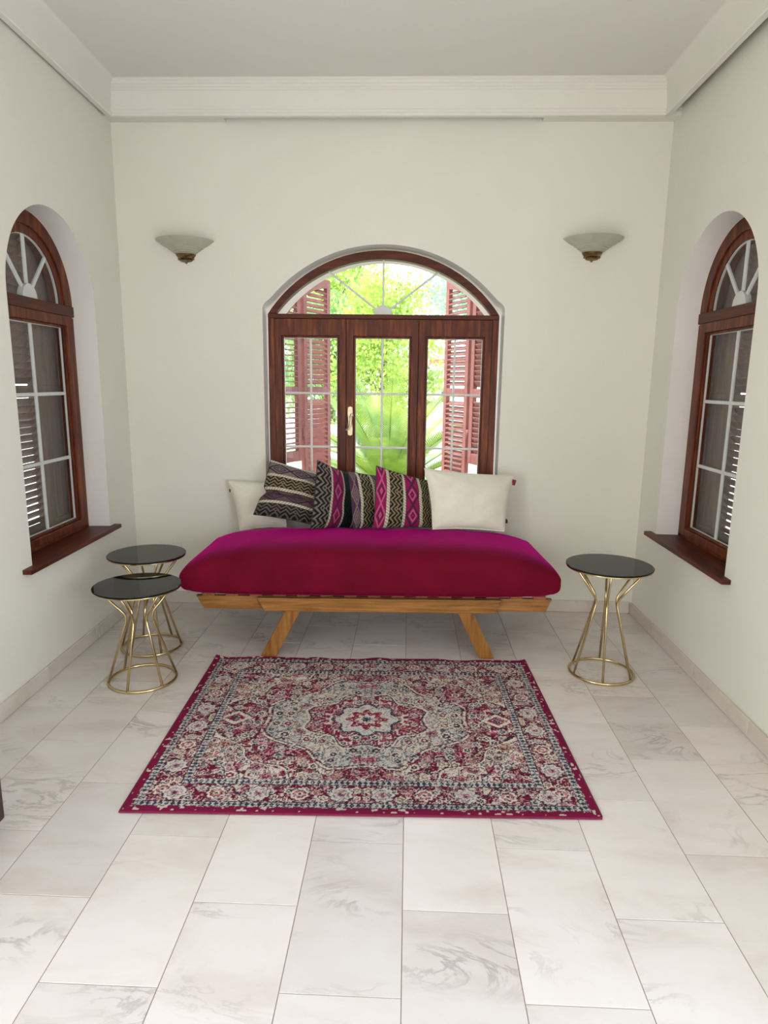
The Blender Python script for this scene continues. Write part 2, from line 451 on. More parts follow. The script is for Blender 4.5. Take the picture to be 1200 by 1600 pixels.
# skirting: marble pieces, each its own
def skirting(name, frame, x0, x1, cuts, skip=None):
    root = empty(name, frame[0], frame[1], 'structure', 'low marble skirting along the wall foot')
    xs = [x0] + cuts + [x1]
    for a, c in zip(xs[:-1], xs[1:]):
        if skip and skip[0] < (a + c) / 2 < skip[1]: continue
        MB().box(a + .0008, c - .0008, -.013, -.0005, 0.0005, .078).out('skirting_tile', 'marble2', root, bevel=.002, seg=1)
skirting('baseboard_back', BACK, -1.60, 1.637, [-1.19, -.62, -.05, .52, 1.08, 1.40])
skirting('baseboard_left', LEFT, -2.55, YW - .02, [-2.0, -1.45, -.92, .72, 1.3, 1.85, 2.4, 2.97, 3.5, 3.95], (-.92, .72))
skirting('baseboard_right', RIGHT, -YW + .016, 2.55, [-3.76, -3.2, -2.64, -2.08, -1.5, -.72, .92, 1.4, 1.9], (-.72, .92))

# ------------------------------------------------------------------ cornices
def cornice_back():
    # profile (y outward from the wall into the room negative, z)
    prof = [(-.090, 2.95), (-.094, 2.953), (-.094, 2.964), (-.099, 2.967), (-.099, 2.980), (-.104, 2.984), (-.104, 2.994),
            (-.106, 3.02), (-.109, 3.05), (-.112, 3.075), (-.117, 3.078), (-.117, 3.089), (-.122, 3.092), (-.122, 3.104),
            (-.128, 3.107), (-.128, 3.120), (-.134, 3.124), (-.134, ZC)]
    inner = [(-.060, ZC), (-.060, 2.95)]
    loop = prof + inner
    x0, x1 = -1.62, 1.655
    n = len(loop)
    vs = [(x, y, z) for x in (x0, x1) for y, z in loop]
    fs = [tuple((i, (i + 1) % n, n + (i + 1) % n, n + i)) for i in range(n)]
    b_ = MB().add(vs, fs)
    o = b_.out('trim_1', 'trim'); o.location = BACK[0]
    tag(o, 'stepped white plaster cornice above the arched window', kind='structure')
    MB().box(x0, -.93, -.0602, .001, 2.95, 2.975).out('soffit_block', 'trim', o)
    MB().box(.905, x1, -.0602, .001, 2.95, 2.975).out('soffit_block', 'trim', o)
cornice_back()
def cornice_side(name, frame, x0, x1, over, label):
    prof = []
    for i in range(15):
        t = i / 14 * pi / 2
        prof.append((-over - .003 - .042 * (1 - cos(t)), 2.955 + (ZC - 2.955) * sin(t)))
    loop = [(-over, 2.95)] + prof + [(-over + .03, ZC), (-over + .03, 2.95)]
    n = len(loop)
    vs = [(x, y, z) for x in (x0, x1) for y, z in loop]
    o = MB().add(vs, [(i, (i + 1) % n, n + (i + 1) % n, n + i) for i in range(n)]).out(name, 'trim')
    smooth_angle(o, 30); o.location = frame[0]; o.rotation_euler = (0, 0, frame[1])
    tag(o, label, kind='structure')
    return o
cornice_side('trim_2', LEFT, -2.55, YW - .085, .045, 'smooth white cove cornice along the left wall')
cornice_side('trim_3', RIGHT, -YW + .085, 2.55, .080, 'smooth white cove cornice along the right wall')

# ------------------------------------------------------------------ windows
def pane(poly, y, parent, name='pane'):
    return MB().prism(poly, y, y + .004).out(name, 'glass', parent)
def rect(x0, x1, z0, z1): return [(x0, z0), (x1, z0), (x1, z1), (x0, z1)]
def sash(parent, x0, x1, z0, z1, y0, y1, stile, rail_t, rail_b, nv, mw):
    gx0, gx1, gz0, gz1 = x0 + stile, x1 - stile, z0 + rail_b, z1 - rail_t
    b_ = MB()
    A = [(x0, z0), (x1, z0), (x1, z1), (x0, z1)]
    c1 = .012
    B = [(gx0 - c1, gz0 - c1), (gx1 + c1, gz0 - c1), (gx1 + c1, gz1 + c1), (gx0 - c1, gz1 + c1)]
    D = [(gx0, gz0), (gx1, gz0), (gx1, gz1), (gx0, gz1)]
    b_.band(A, B, y0, y1, True)
    s = b_.out('sash', 'mahogany', parent, bevel=.004, seg=2)
    MB().band(B, D, y0 + .012, y1 - .006, True).out('glazing_bead', 'mahogany', s, bevel=.003, seg=1)
    cx = (gx0 + gx1) / 2; ym = (y0 + y1) / 2
    pp = .003
    MB().band([(gx0 - .001, gz0 - .001), (gx1 + .001, gz0 - .001), (gx1 + .001, gz1 + .001), (gx0 - .001, gz1 + .001)],
              [(gx0 + pp, gz0 + pp), (gx1 - pp, gz0 + pp), (gx1 - pp, gz1 - pp), (gx0 + pp, gz1 - pp)], ym - .004, ym + .007, True).out('putty_line', 'muntin', s)
    zs = [gz0 + (gz1 - gz0) * i / nv for i in range(nv + 1)]
    for i in range(nv):
        for (a, c) in ((gx0, cx), (cx, gx1)):
            pane(rect(a + .002, c - .002, zs[i] + .002, zs[i + 1] - .002), ym, s)
    h = mw / 2
    MB().box(cx - h, cx + h, ym - .004, ym + .008, gz0, gz1).out('muntin', 'muntin', s, bevel=.002, seg=1)
    for z in zs[1:-1]:
        MB().box(gx0, gx1, ym - .0038, ym + .0078, z - h, z + h).out('muntin', 'muntin', s, bevel=.002, seg=1)
    return s
def arc(R, cz, a0, a1, n):
    return [(R * cos(a0 + (a1 - a0) * i / n), cz + R * sin(a0 + (a1 - a0) * i / n)) for i in range(n + 1)]

def fan(parent, R, cz, zb, hubz, hr, y, angs, mw, hub_mat='muntin'):
    """fanlight: panes between the spokes, spokes, hub. R,cz = glass arc; zb = bottom of the glass"""
    hwb = sqrt(R * R - (zb - cz) ** 2)
    aR = math.atan2(zb - cz, hwb); aL = pi - aR
    def hit(th):                          # from the hub centre along th to the arc
        d = (cos(th), sin(th)); px, pz = 0, zb - cz
        bq = px * d[0] + pz * d[1]; cq = px * px + pz * pz - R * R
        t = -bq + sqrt(bq * bq - cq); return (d[0] * t, zb + d[1] * t)
    cuts = [(hwb, zb)] + [hit(a) for a in angs] + [(-hwb, zb)]
    ang_of = lambda p: math.atan2(p[1] - cz, p[0])
    for p, q in zip(cuts[:-1], cuts[1:]):
        poly = [(0, zb)] + arc(R + .004, cz, ang_of(p), ang_of(q), 14)
        pane(poly, y, parent, 'fan_pane')
    for a in angs:
        e = hit(a); d = Vector((cos(a), sin(a))); nrm = Vector((-d.y, d.x)) * mw / 2; p0 = Vector((0, zb)) + d * hr * .8; p1 = Vector(e)
        MB().prism([tuple(p0 - nrm), tuple(p1 - nrm), tuple(p1 + nrm), tuple(p0 + nrm)], y - .004, y + .008).out('fan_muntin', 'muntin', parent, bevel=.002, seg=1)
    MB().prism([(hr, zb)] + arc(hr, zb, 0.02, pi - .02, 16) + [(-hr, zb)], y - .014, y + .016).out('fan_hub', 'muntin', parent, bevel=.002, seg=1)

# --- wide arched window behind the daybed
w1 = empty('window_1', BACK[0], 0, 'structure', 'wide arched three-sash window with fanlight behind the daybed')
yf0, yf1 = .018, .085
f = MB()
f.box(-.713, -.674, yf0, yf1, .60, 1.853); f.box(.674, .713, yf0, yf1, .60, 1.853)
f.box(-.713, .713, yf0, yf1, .60, .640)
f.out('frame', 'mahogany', w1, bevel=.005)
MB().box(-.713, .713, yf0 - .004, yf1, 1.850, 1.877).out('transom', 'mahogany_h', w1, bevel=.004)
n_ = 40
Ro, co_ = .865, 2.251 - .865; Ri, ci = .850, 2.199 - .850
a_o = math.asin((1.877 - co_) / Ro); a_i = math.asin((1.877 - ci) / Ri)
af = MB().band(arc(Ro, co_, a_o, pi - a_o, n_), arc(Ri, ci, a_i, pi - a_i, n_), yf0, yf1).out('arch_frame', 'mahogany_h', w1, bevel=.004)
fan(w1, Ri, ci, 1.877, 1.877, .056, .045, [radians(37), pi / 2, radians(143)], .012)
for i, (a, c) in enumerate(((-.674, -.2268), (-.2252, .2222), (.2238, .674))):
    s = sash(w1, a, c, .642, 1.848, yf0 - .006, yf0 + .05, .056, .113, .075, 3, .013)
    if i == 1:
        h = MB()
        hx, hz = -.2252 + .026, 1.225
        pl = [(hx - .014, hz - .085), (hx, hz - .092), (hx + .014, hz - .085), (hx + .016, hz - .05), (hx + .011, hz), (hx + .016, hz + .05), (hx + .014, hz + .085), (hx, hz + .092), (hx - .014, hz + .085), (hx - .016, hz + .05), (hx - .011, hz), (hx - .016, hz - .05)]
        h.prism(pl, yf0 - .013, yf0 - .005)
        h.tube([(hx + .004, yf0 - .012, hz + .03), (hx + .004, yf0 - .045, hz + .03), (hx + .008, yf0 - .05, hz + .01), (hx - .002, yf0 - .048, hz - .03), (hx - .012, yf0 - .046, hz - .05), (hx - .024, yf0 - .05, hz - .052)], [.008, .008, .008, .007, .007, .008], 8)
        h.lathe([(0.0001, 0), (.010, 0.003), (.010, .018), (.0001, .021)], 10, c=(hx + .012, yf0 - .03, hz + .028))
        ho = h.out('handle', 'handle', s, smooth=False); smooth_angle(ho, 40); tag(ho, 'brass lever handle')
    # small hinge pins on the side sashes
for xs_ in (-.226, .223): MB().box(xs_ - .012, xs_ + .012, yf0 + .045, yf0 + .060, .645, 1.846).out('meeting_strip', 'mahogany', w1)
MB().box(-.81, .815, -.045, .018, .594, .616).out('window_sill', 'mahogany_h', w1, bevel=.004)
MB().box(-.72, .72, .085, .34, .575, .600).out('outer_sill', 'reveal', w1)

# --- tall arched windows in the side walls
def side_window(name, frame, xc, label):
    mtx = Matrix.Translation(frame[0]) @ Matrix.Rotation(frame[1], 4, 'Z')
    p = mtx @ Vector((xc, 0, 0))
    w = empty(name, p, frame[1], 'structure', label)
    y0, y1 = .125, .19
    f = MB(); f.box(-S_HW, -S_HW + .045, y0, y1, S_Z0, 1.80); f.box(S_HW - .045, S_HW, y0, y1, S_Z0, 1.80)
    f.box(-S_HW, S_HW, y0, y1, S_Z0, S_Z0 + .02)
    f.out('frame', 'mahogany', w, bevel=.005)
    MB().box(-S_HW, S_HW, y0 - .006, y1, 1.805, 1.862).out('transom', 'mahogany_h', w, bevel=.005)
    Rg, cg = .302, 1.862
    aO = math.asin((1.862 - S_CZ) / S_HW)
    MB().band(arc(S_HW - .004, S_CZ, aO, pi - aO, 36), arc(Rg + .045, cg, 0, pi, 36), y0, y1).out('arch_frame', 'mahogany', w, bevel=.003, seg=1)
    MB().band(arc(Rg + .0455, cg, 0, pi, 36), arc(Rg, cg, 0, pi, 36), y0 + .010, y1).out('arch_bead', 'mahogany', w)
    MB().band(arc(Rg + .001, cg, 0, pi, 36), arc(Rg - .003, cg, 0, pi, 36), .141, .153).out('putty_line', 'muntin', w)
    fan(w, Rg, cg, 1.862, 1.862, .068, .143, [radians(48), pi / 2, radians(132)], .020)
    sash(w, -S_HW + .046, S_HW - .046, S_Z0 + .02, 1.803, y0 - .012, y0 + .05, .084, .062, .055, 3, .018)
    MB().box(-.520, .500, -.042, y0 + .01, S_Z0 - .022, S_Z0 + .001).out('window_sill', 'mahogany_h', w, bevel=.004)
    return w, p
WL, PL = side_window('window_2', LEFT, YLW, 'tall arched window in the left wall, white bars over brown shutters')
WR, PR = side_window('window_3', RIGHT, -YRW, 'tall arched window in the right wall, white bars over brown shutters')

# ------------------------------------------------------------------ shutters
def shutter(name, loc, rz, w, z0, topf, nrails, pitch, tilt, mat, label, cat='shutter', group=None, sw=.045, thick=.032, slats=True, zrel=0, panel=False):
    """leaf hinged at its local x=0; topf(x) = top height at x"""
    r = empty(name, (loc[0], loc[1], z0), rz, None, label, cat, group)
    st = .045
    T = thick / 2
    top = lambda x: topf(x) - z0
    xs = lambda a, c, n: [a + (c - a) * i / n for i in range(n + 1)]
    # stiles with tops following the arch
    for a, c in ((0, st), (w - st, w)):
        MB().prism([(a, 0), (c, 0), (c, top(c)), (a, top(a))], -T, T).out('stile', mat, r, bevel=.002, seg=1)
    q = xs(st, w - st, 10)
    MB().band([(x, top(x)) for x in q], [(x, top(x) - .06) for x in q], -T, T).out('top_rail', mat, r)
    rails = [(0, .075)]
    H = min(top(st), top(w - st)) - .06
    for k in range(nrails):
        zc = nrails_z[k] - z0
        rails.append((zc - .03, zc + .03))
    for a, c in rails:
        MB().box(st, w - st, -T, T, a, c).out('rail', mat, r, bevel=.002, seg=1)
    if panel:
        npl = 3
        for k in range(npl):
            a = st + (w - 2 * st) * k / npl; c = st + (w - 2 * st) * (k + 1) / npl
            MB().prism([(a + .0006, .075), (c - .0006, .075), (c - .0006, top(c) - .055), (a + .0006, top(a) - .055)], -.008, .008).out('board', mat, r, bevel=.0015, seg=1)
        return r
    cache = {}
    z = .075 + pitch * .6
    while z < max(top(st), top(w - st)) - .07:
        if not any(a - pitch * .45 < z < c + pitch * .45 for a, c in rails):
            a, c = st, w - st
            ok = [x for x in xs(st, w - st, 40) if top(x) - .06 > z]
            if ok:
                a, c = ok[0], ok[-1]
                if c - a > .03:
                    k = (round(a, 3), round(c, 3))
                    if k not in cache:
                        mx_ = Matrix.Rotation(tilt, 4, 'X')
                        ob = MB().box(a, c, -sw / 2, sw / 2, -.004, .004, mx_).out('slat', mat, r, bevel=.0015, seg=1)
                        cache[k] = ob.data
                    else:
                        ob = link('slat', cache[k], None, r)
                    ob.location = (0, 0, z)
        z += pitch
    return r
nrails_z = [1.40]
# two folding pairs outside the arched window
bx = BACK[0][0]
def archtop(xa, xb, w):
    R_, cz_ = .83, 2.205 - .83
    def fz(x):
        X = abs(xa + (xb - xa) * x / w); return cz_ + sqrt(max(R_ * R_ - X * X, .01))
    return fz
def pair(sgn, side, tiltA, tiltB):
    hx, hy = bx + sgn * .735, YW + .345
    ax, ay = bx + sgn * .615, YW + .60
    wA = sqrt((ax - hx) ** 2 + (ay - hy) ** 2)
    shutter('window_shutter', (hx, hy), math.atan2(ay - hy, ax - hx), wA, .90, archtop(.72, .40, wA), 1, .036, tiltA, 'shutter',
            'red-brown louvred shutter leaf hinged outside the %s edge of the arched window' % side, group='folded shutters of the arched window')
    ax2, ay2 = bx + sgn * .598, YW + .616
    ex, ey = bx + sgn * .445, YW + .93
    wB = sqrt((ex - ax2) ** 2 + (ey - ay2) ** 2)
    leaf = shutter('window_shutter', (ax2, ay2), math.atan2(ey - ay2, ex - ax2), wB, .72, archtop(.40, .02, wB), 1, .036, tiltB, 'shutter',
            'sunlit outer louvred leaf folded out from the %s shutter of the arched window' % side, group='folded shutters of the arched window')
    for zz in (.35, 1.05):
        MB().tube([(-.004, 0, zz), (-.004, 0, zz + .07)], .015, 10).out('hinge', 'shutter', leaf, True)
pair(-1, 'left', radians(0), radians(38))
pair(1, 'right', radians(62), radians(-30))
# closed shutters outside the side windows
def side_shutters(frame, xc, side, flip):
    mtx = Matrix.Translation(frame[0]) @ Matrix.Rotation(frame[1], 4, 'Z')
    hw = .412; mt_ = .13 if not flip else -.13            # the boarded leaf beyond the meeting line is narrower
    for k, (xa, xb) in enumerate(((-hw, mt_), (mt_, hw))):
        near = (k == 0) != flip
        w_ = xb - xa - .003
        top = (lambda x, xa=xa: S_CZ + sqrt(max(.41 ** 2 - (xa + x) ** 2, 0.0004)))
        pt = mtx @ Vector((xc + xa + .0015, .216, 0))
        shutter('window_shutter', (pt.x, pt.y), frame[1], w_, .62, top, 1, .037, radians(-47), 'shutter_side',
                ('brown louvred shutter leaf outside the %s window, the half nearer the camera' if near else 'brown boarded shutter leaf outside the %s window, the half nearer the daybed') % side,
                group='closed shutters of the side windows', sw=.050, panel=not near)
side_shutters(LEFT, YLW, 'left wall', False)
side_shutters(RIGHT, -YRW, 'right wall', True)

# ------------------------------------------------------------------ wall lamps
def sconce(x, z, label):
    r = empty('wall_lamp', (x, YW, z), 0, None, label, 'wall lamp', 'frosted bowl wall lamps')
    prof_o = [(.050, -.098), (.064, -.094), (.063, -.089), (.076, -.084), (.075, -.078), (.090, -.072), (.089, -.065), (.108, -.055), (.108, -.049), (.130, -.036), (.155, -.014), (.170, .000), (.175, .008)]
    prof_i = [(.171, .008), (.150, -.012), (.125, -.032), (.10, -.05), (.05, -.09)]
    prof_o, prof_i = [[(a, -.098 + (c + .098) * .74) for a, c in q] for q in (prof_o, prof_i)]
    b_ = MB().lathe(prof_o + prof_i, 40, pi, 2 * pi)
    g = b_.out('glass_shade', 'frosted', r); smooth_angle(g, 25)
    h = MB().lathe([(.0001, -.150), (.006, -.149), (.008, -.142), (.024, -.140), (.037, -.136), (.040, -.130), (.036, -.124), (.046, -.118), (.056, -.108), (.060, -.098), (.052, -.094), (.0001, -.094)], 32, pi, 2 * pi)
    h = h.out('collar', 'bronze', r); smooth_angle(h, 35); tag(h, 'dark bronze collar with finial under the bowl')
    MB().box(-.05, .05, -.006, -.0005, -.13, -.01).out('wall_plate', 'bronze', r, bevel=.002)
    MB().tube([(0, -.006, -.06), (0, -.05, -.06), (0, -.06, -.09)], .008, 8).out('lamp_arm', 'bronze', r)
sconce(-1.372, 2.312, 'frosted glass half-bowl wall lamp left of the arched window')
sconce(1.070, 2.335, 'frosted glass half-bowl wall lamp right of the arched window')

# sockets
def socket(x, z, w, label):
    o = empty('wall_socket', (x, YW, z), 0, None, label, 'socket', 'wall sockets')
    MB().box(-w / 2, w / 2, -.012, -.0005, -.045, .045).out('cover_plate', 'socket', o, bevel=.004)
    for sx_ in (-.036, .036):
        h = MB().lathe([(.0001, 0), (.020, 0), (.023, .003), (.020, .003), (.018, .001), (.0001, .001)], 20)
        ob = h.out('socket_ring', 'socket', o); ob.rotation_euler = (pi / 2, 0, 0); ob.location = (sx_, -.012, 0)
socket(-1.56, .372, .150, 'white double wall socket behind the back left side table')
socket(1.254, .370, .150, 'white double wall socket behind the right side table')

# ------------------------------------------------------------------ daybed
BA = radians(2.2)
bed = empty('daybed_frame', (-.155, 3.350, 0), BA, None, 'golden oak daybed frame on splayed legs under the crimson mattress', 'daybed')
def board(name, x0, x1, x0b, x1b, y0, y1, z0, z1, mat='oak', bev=.004, par=bed):
    return MB().prism([(x0b, z0), (x1b, z0), (x1, z1), (x0, z1)], y0, y1).out(name, mat, par, bevel=bev)
Bz0, Bz1 = .262, .336
board('front_board', -.632, .668, -.598, .640, -.002, .026, Bz0, Bz1)
board('extension_board', -.968, .945, -.925, .915, .030, .056, Bz0, Bz1)
board('back_board', -.632, .668, -.598, .640, .752, .780, Bz0, Bz1)
board('extension_board', -.968, .945, -.925, .915, .722, .748, Bz0, Bz1)
for s_ in (-1, 1):
    board('cross_rail', s_ * .56 - .014 + .018, s_ * .56 + .014 + .018, s_ * .56 - .014 + .018, s_ * .56 + .014 + .018, .060, .718, Bz0, Bz1 - .004)
def leg(tx, bxx, y0, y1):
    w = .041
    return MB().prism([(bxx - w, 0), (bxx + w, 0), (tx + w, Bz0 + .002), (tx - w, Bz0 + .002)], y0, y1).out('leg', 'oak_leg', bed, bevel=.003)
for y0 in (.004, .722):
    leg(-.445, -.583, y0, y0 + .050); leg(.478, .605, y0, y0 + .050)
for k in range(15):
    x = -.90 + k * .127
    MB().box(x - .034, x + .034, .028, .752, Bz1 + .0005, Bz1 + .014).out('slat', 'oak_leg', bed, bevel=.002, seg=1)

def mattress():
    hx, hy, zb, zt = .985, .405, .3515, .602
    nu, SEG = 130, 84
    bm = bmesh.new(); rows = []
    sg = lambda v, p: math.copysign(abs(v) ** p, v)
    for i in range(nu + 1):
        u = -cos(pi * i / nu)
        e = max(1 - abs(u) ** 14, 0) ** (1 / 2.4)
        ee = max(1 - abs(u) ** 4.2, 0) ** (1 / 1.9)
        row = []
        for k in range(SEG):
            an = 2 * pi * k / SEG
            c_, s_ = cos(an), sin(an)
            up_ = s_ > 0
            py = sg(c_, .40 if up_ else .22); pz = sg(s_, .62 if up_ else .34)
            hyy = hy * (.95 + .05 * e)
            zc = .455
            top = (zt - zc) * (.16 + .84 * ee) - .028 * py * ee; bot = (zc - zb) * (.55 + .45 * e)
            crown = .008 * (1 - u * u) * max(1 - py * py, 0)
            z = zc + (top * pz + crown * pz if up_ else bot * pz)
            x = u * hx; y = py * hyy
            if abs(u) > .97: x += math.copysign(.016 * abs(py) ** 4, u)
            wob = .004 * sin(11 * u + 3 * py) * (1 - abs(pz)) + .0025 * sin(23 * u + an * 2)
            row.append(bm.verts.new((x, y + wob, max(z + (.5 * wob if up_ else 0), zb))))
        rows.append(row)
    for i in range(nu):
        for k in range(SEG):
            k2 = (k + 1) % SEG
            bm.faces.new((rows[i][k], rows[i][k2], rows[i + 1][k2], rows[i + 1][k]))
    for row in (rows[0], rows[-1]):
        c = bm.verts.new((row[0].co.x, 0, .455))
        for k in range(SEG): bm.faces.new((row[k], row[(k + 1) % SEG], c))
    bmesh.ops.recalc_face_normals(bm, faces=bm.faces)
    me = bpy.data.meshes.new('mattress'); bm.to_mesh(me); bm.free()
    o = link('mattress', me, 'linen', None, True)
    o.location = (-.200, 3.298 + .405, 0); o.rotation_euler = (0, 0, BA)
    tag(o, 'thick crimson linen futon mattress lying on the oak daybed', 'mattress')
    # seam along the lower edge
    sm = MB()
    pts = []
    for k in range(96):
        an = 2 * pi * k / 96
        pts.append(((.972 * math.copysign(abs(cos(an)) ** .28, cos(an))), .404 * math.copysign(abs(sin(an)) ** .30, sin(an)), .372))
    sm.tube(pts, .003, 6, True).out('piping', 'linen', o, True)
mattress()

# ------------------------------------------------------------------ cushions
def tri(x): return np.abs((x % 1) * 2 - 1)
CRM = np.array((.62, .54, .42)); BLK = np.array((.012, .011, .012)); GRY = np.array((.19, .155, .125)); PNK = np.array((.28, .012, .085)); PNK2 = np.array((.52, .10, .22))
BRN = np.array((.075, .048, .045)); PUR = np.array((.05, .018, .045)); GRN = np.array((.012, .03, .028)); OLV = np.array((.25, .20, .105))
def bands(A, B, spec, reps):
    """A = coordinate across the bands 0..1, B = coordinate along them 0..1"""
    col = np.zeros(A.shape + (3,)); e = 0
    tot = sum(s[0] for s in spec)
    for (wd, kind, c1, c2, *rest) in spec:
        wd = wd / tot
        mk = (A >= e) & (A <= e + wd); a = (A - e) / wd; bb = B * reps
        if kind == 'rope':
            st = ((bb * 8 + a * 1.0) % 1) < .30
            c = np.where(st[..., None], c1 * .42, c1)
            c = np.where(((a < .10) | (a > .90))[..., None], BLK, c)
        elif kind == 'zig':
            zz = (a * 3.0 + tri(bb * 2.6) * 1.0)
            ln = ((zz % 1) < .42)
            c = np.where(ln[..., None], c2, c1)
            d = np.abs(a - .5) * 2 + tri(bb * 1.3 + .5) * 1.2
            c = np.where((d < .38)[..., None], c2, c); c = np.where((d < .17)[..., None], c1, c)
        else:
            d = np.abs(a - .5) * 2.0 + (tri(bb * 1.0)) * 1.0
            ring = (d < .30) | ((d > .44) & (d < .66)) | ((d > .86) & (d < 1.14))
            c = np.where(ring[..., None], c2, c1)
            c = np.where((d < .13)[..., None], c1 * 1.6, c)
            if rest: c = np.where(((d > .44) & (d < .66))[..., None], rest[0], c)
        col = np.where(mk[..., None], c, col); e += wd
    return col
def cushion(name, corners, thick, label, cat='cushion', group=None, colf=None, mat='kilim', pinch=.05, N=96, tags=(), crease=None, seed=0, sag=0):
    """corners TL, TR, BL, BR in the world; front side towards the camera"""
    TLc, TRc, BLc, BRc = [Vector(c) for c in corners]
    base = (BLc + BRc) / 2; 
    org = Vector((base.x, base.y, min(BLc.z, BRc.z)))
    TLc, TRc, BLc, BRc = [c - org for c in (TLc, TRc, BLc, BRc)]
    nrm = (TRc - BLc).cross(TLc - BRc).normalized()
    if nrm.y > 0: nrm = -nrm
    u = np.linspace(0, 1, N + 1); U, V = np.meshgrid(u, u)         # V up
    a, c = 2 * U - 1, 2 * V - 1
    pu = U + pinch * (1 - c ** 2) * -a * .5 ; pv = V + pinch * (1 - a ** 2) * -c * .5
    def bil(P, Q):
        return (np.array(BLc)[None, None] * ((1 - P) * (1 - Q))[..., None] + np.array(BRc)[None, None] * (P * (1 - Q))[..., None]
                + np.array(TLc)[None, None] * ((1 - P) * Q)[..., None] + np.array(TRc)[None, None] * (P * Q)[..., None])
    base_p = bil(pu, pv)
    prof = (np.clip(1 - np.abs(a) ** 2.6, 0, 1) ** .55) * (np.clip(1 - np.abs(c) ** 2.6, 0, 1) ** .55)
    rs = np.random.default_rng(seed)
    wr = np.zeros_like(prof)
    for k in range(5):
        kx, ky, ph = rs.uniform(-5, 5), rs.uniform(-5, 5), rs.uniform(0, 6)
        wr += .012 * np.sin(kx * a * 2 + ky * c * 2 + ph)
    # gathers near the corners
    rad = np.sqrt((np.abs(a) - 1) ** 2 + (np.abs(c) - 1) ** 2)
    wr += .05 * np.exp(-(rad / .35) ** 2) * np.sin(np.arctan2(np.abs(c) - 1, np.abs(a) - 1) * 9)
    h = thick / 2 * prof * (1 + wr * 3)
    nv_ = np.array(nrm)
    if crease is not None:
        vc, dep, fwd_ = crease
        g = np.exp(-((V - vc) / .05) ** 2) * (1 - .65 * U)
        h = h * (1 - dep * g)
        base_p = base_p + nv_[None, None] * (fwd_ * np.clip((vc - V) / vc, 0, 1) ** .5 * prof ** .3)[..., None]
        notch = np.exp(-((V - vc) / .07) ** 2) * np.clip(1 - U / .35, 0, 1)
        base_p[..., 0] += .028 * notch
    if sag: base_p[..., 2] -= sag * (1 - a ** 2) * np.clip(c, 0, 1)
    front = base_p + nv_ * h[..., None]; back = base_p - nv_ * (h * .9)[..., None]
    n1 = N + 1
    verts = np.concatenate([front.reshape(-1, 3), back.reshape(-1, 3)])
    verts[:, 2] = np.maximum(verts[:, 2], 0.0)
    idx = np.arange(n1 * n1).reshape(n1, n1)
    q = np.stack([idx[:-1, :-1], idx[:-1, 1:], idx[1:, 1:], idx[1:, :-1]], -1).reshape(-1, 4)
    q2 = q[:, ::-1] + n1 * n1
    # closing strip around the rim
    rim = np.concatenate([idx[0, :], idx[1:, -1], idx[-1, -2::-1], idx[-2:0:-1, 0]])
    rn = np.roll(rim, -1)
    q3 = np.stack([rn, rim, rim + n1 * n1, rn + n1 * n1], -1)
    faces = np.concatenate([q, q2, q3])
    me = bpy.data.meshes.new(name)
    me.from_pydata(verts.tolist(), [], faces.tolist()); me.update()
    if colf is not None:
        col = colf(U, V)
        ca = me.color_attributes.new('weave', 'FLOAT_COLOR', 'POINT')
        full = np.concatenate([col.reshape(-1, 3), col.reshape(-1, 3)])
        full = np.concatenate([full, np.ones((len(full), 1))], 1).astype(np.float32)
        ca.data.foreach_set('color', full.ravel())
    o = link(name, me, mat, None, True); o.location = org
    tag(o, label, cat, group)
    # piped edge
    rimp = [tuple(base_p.reshape(-1, 3)[i]) for i in rim[::3]]
    rimp = [(x, y, max(z, .003)) for x, y, z in rimp]
    MB().tube(rimp, .0028, 6, True).out('edge_seam', mat if colf is None else 'cream' if mat == 'cream' else M['seam'], o, True)
    for (tx, tz, dx, dz, sz) in tags:
        p = bil(np.array([[tx]]), np.array([[tz]]))[0, 0]
        t_ = MB().box(-.002 if dx > 0 else -sz[0], sz[0] if dx > 0 else .002, -.002, .002, -sz[1] / 2, sz[1] / 2).out('cloth_tag', 'tag', o, bevel=.001, seg=1)
        t_.location = (p[0], p[1] - .002, p[2]); t_.rotation_euler = (0, dz, 0)
    return o
M['seam'] = vary('dark_seam', (.03, .02, .03), (.06, .04, .05), 40, .9)

def px(x, y, Y):
    """point on the plane Y=const seen at a photograph position (used once to size the cushions)"""
    v = fwd + (x - 600) / F_PX * rt + (y - 800) / F_PX * dn
    t = Y / v.y
    return Vector((v.x * t, Y, EYE + v.z * t))
dark_spec = [(5, 'rope', CRM, BLK), (17, 'dia', GRY, PUR), (5, 'rope', CRM, BLK), (16, 'zig', BLK, OLV), (5, 'rope', CRM, BLK), (17, 'dia', BRN * 1.5, PUR), (5, 'rope', CRM, BLK), (15, 'zig', BLK, GRY * .7)]
p2_spec = [(27, 'zig', BLK, GRY), (7, 'rope', CRM, BLK), (24, 'dia', PNK, PUR * 1.2, PNK2), (6, 'rope', CRM, BLK), (25, 'zig', GRN, BLK), (6, 'rope', CRM, BLK), (12, 'dia', PNK, PUR)]
p3_spec = [(13, 'dia', PUR * 1.5, GRY), (7, 'rope', CRM, BLK), (24, 'zig', BLK, OLV), (7, 'rope', CRM, BLK), (26, 'dia', GRY, PUR), (6, 'rope', CRM, BLK), (17, 'zig', BLK, OLV)]
p4_spec = [(15, 'dia', PNK, PNK2, PUR), (7, 'rope', CRM, BLK), (22, 'zig', BLK, OLV), (7, 'rope', CRM, BLK), (24, 'dia', PNK, PUR, PNK2), (7, 'rope', CRM, BLK), (17, 'zig', BLK, OLV), (5, 'rope', CRM, BLK)]
GC = 'cushions in a row along the back of the mattress'
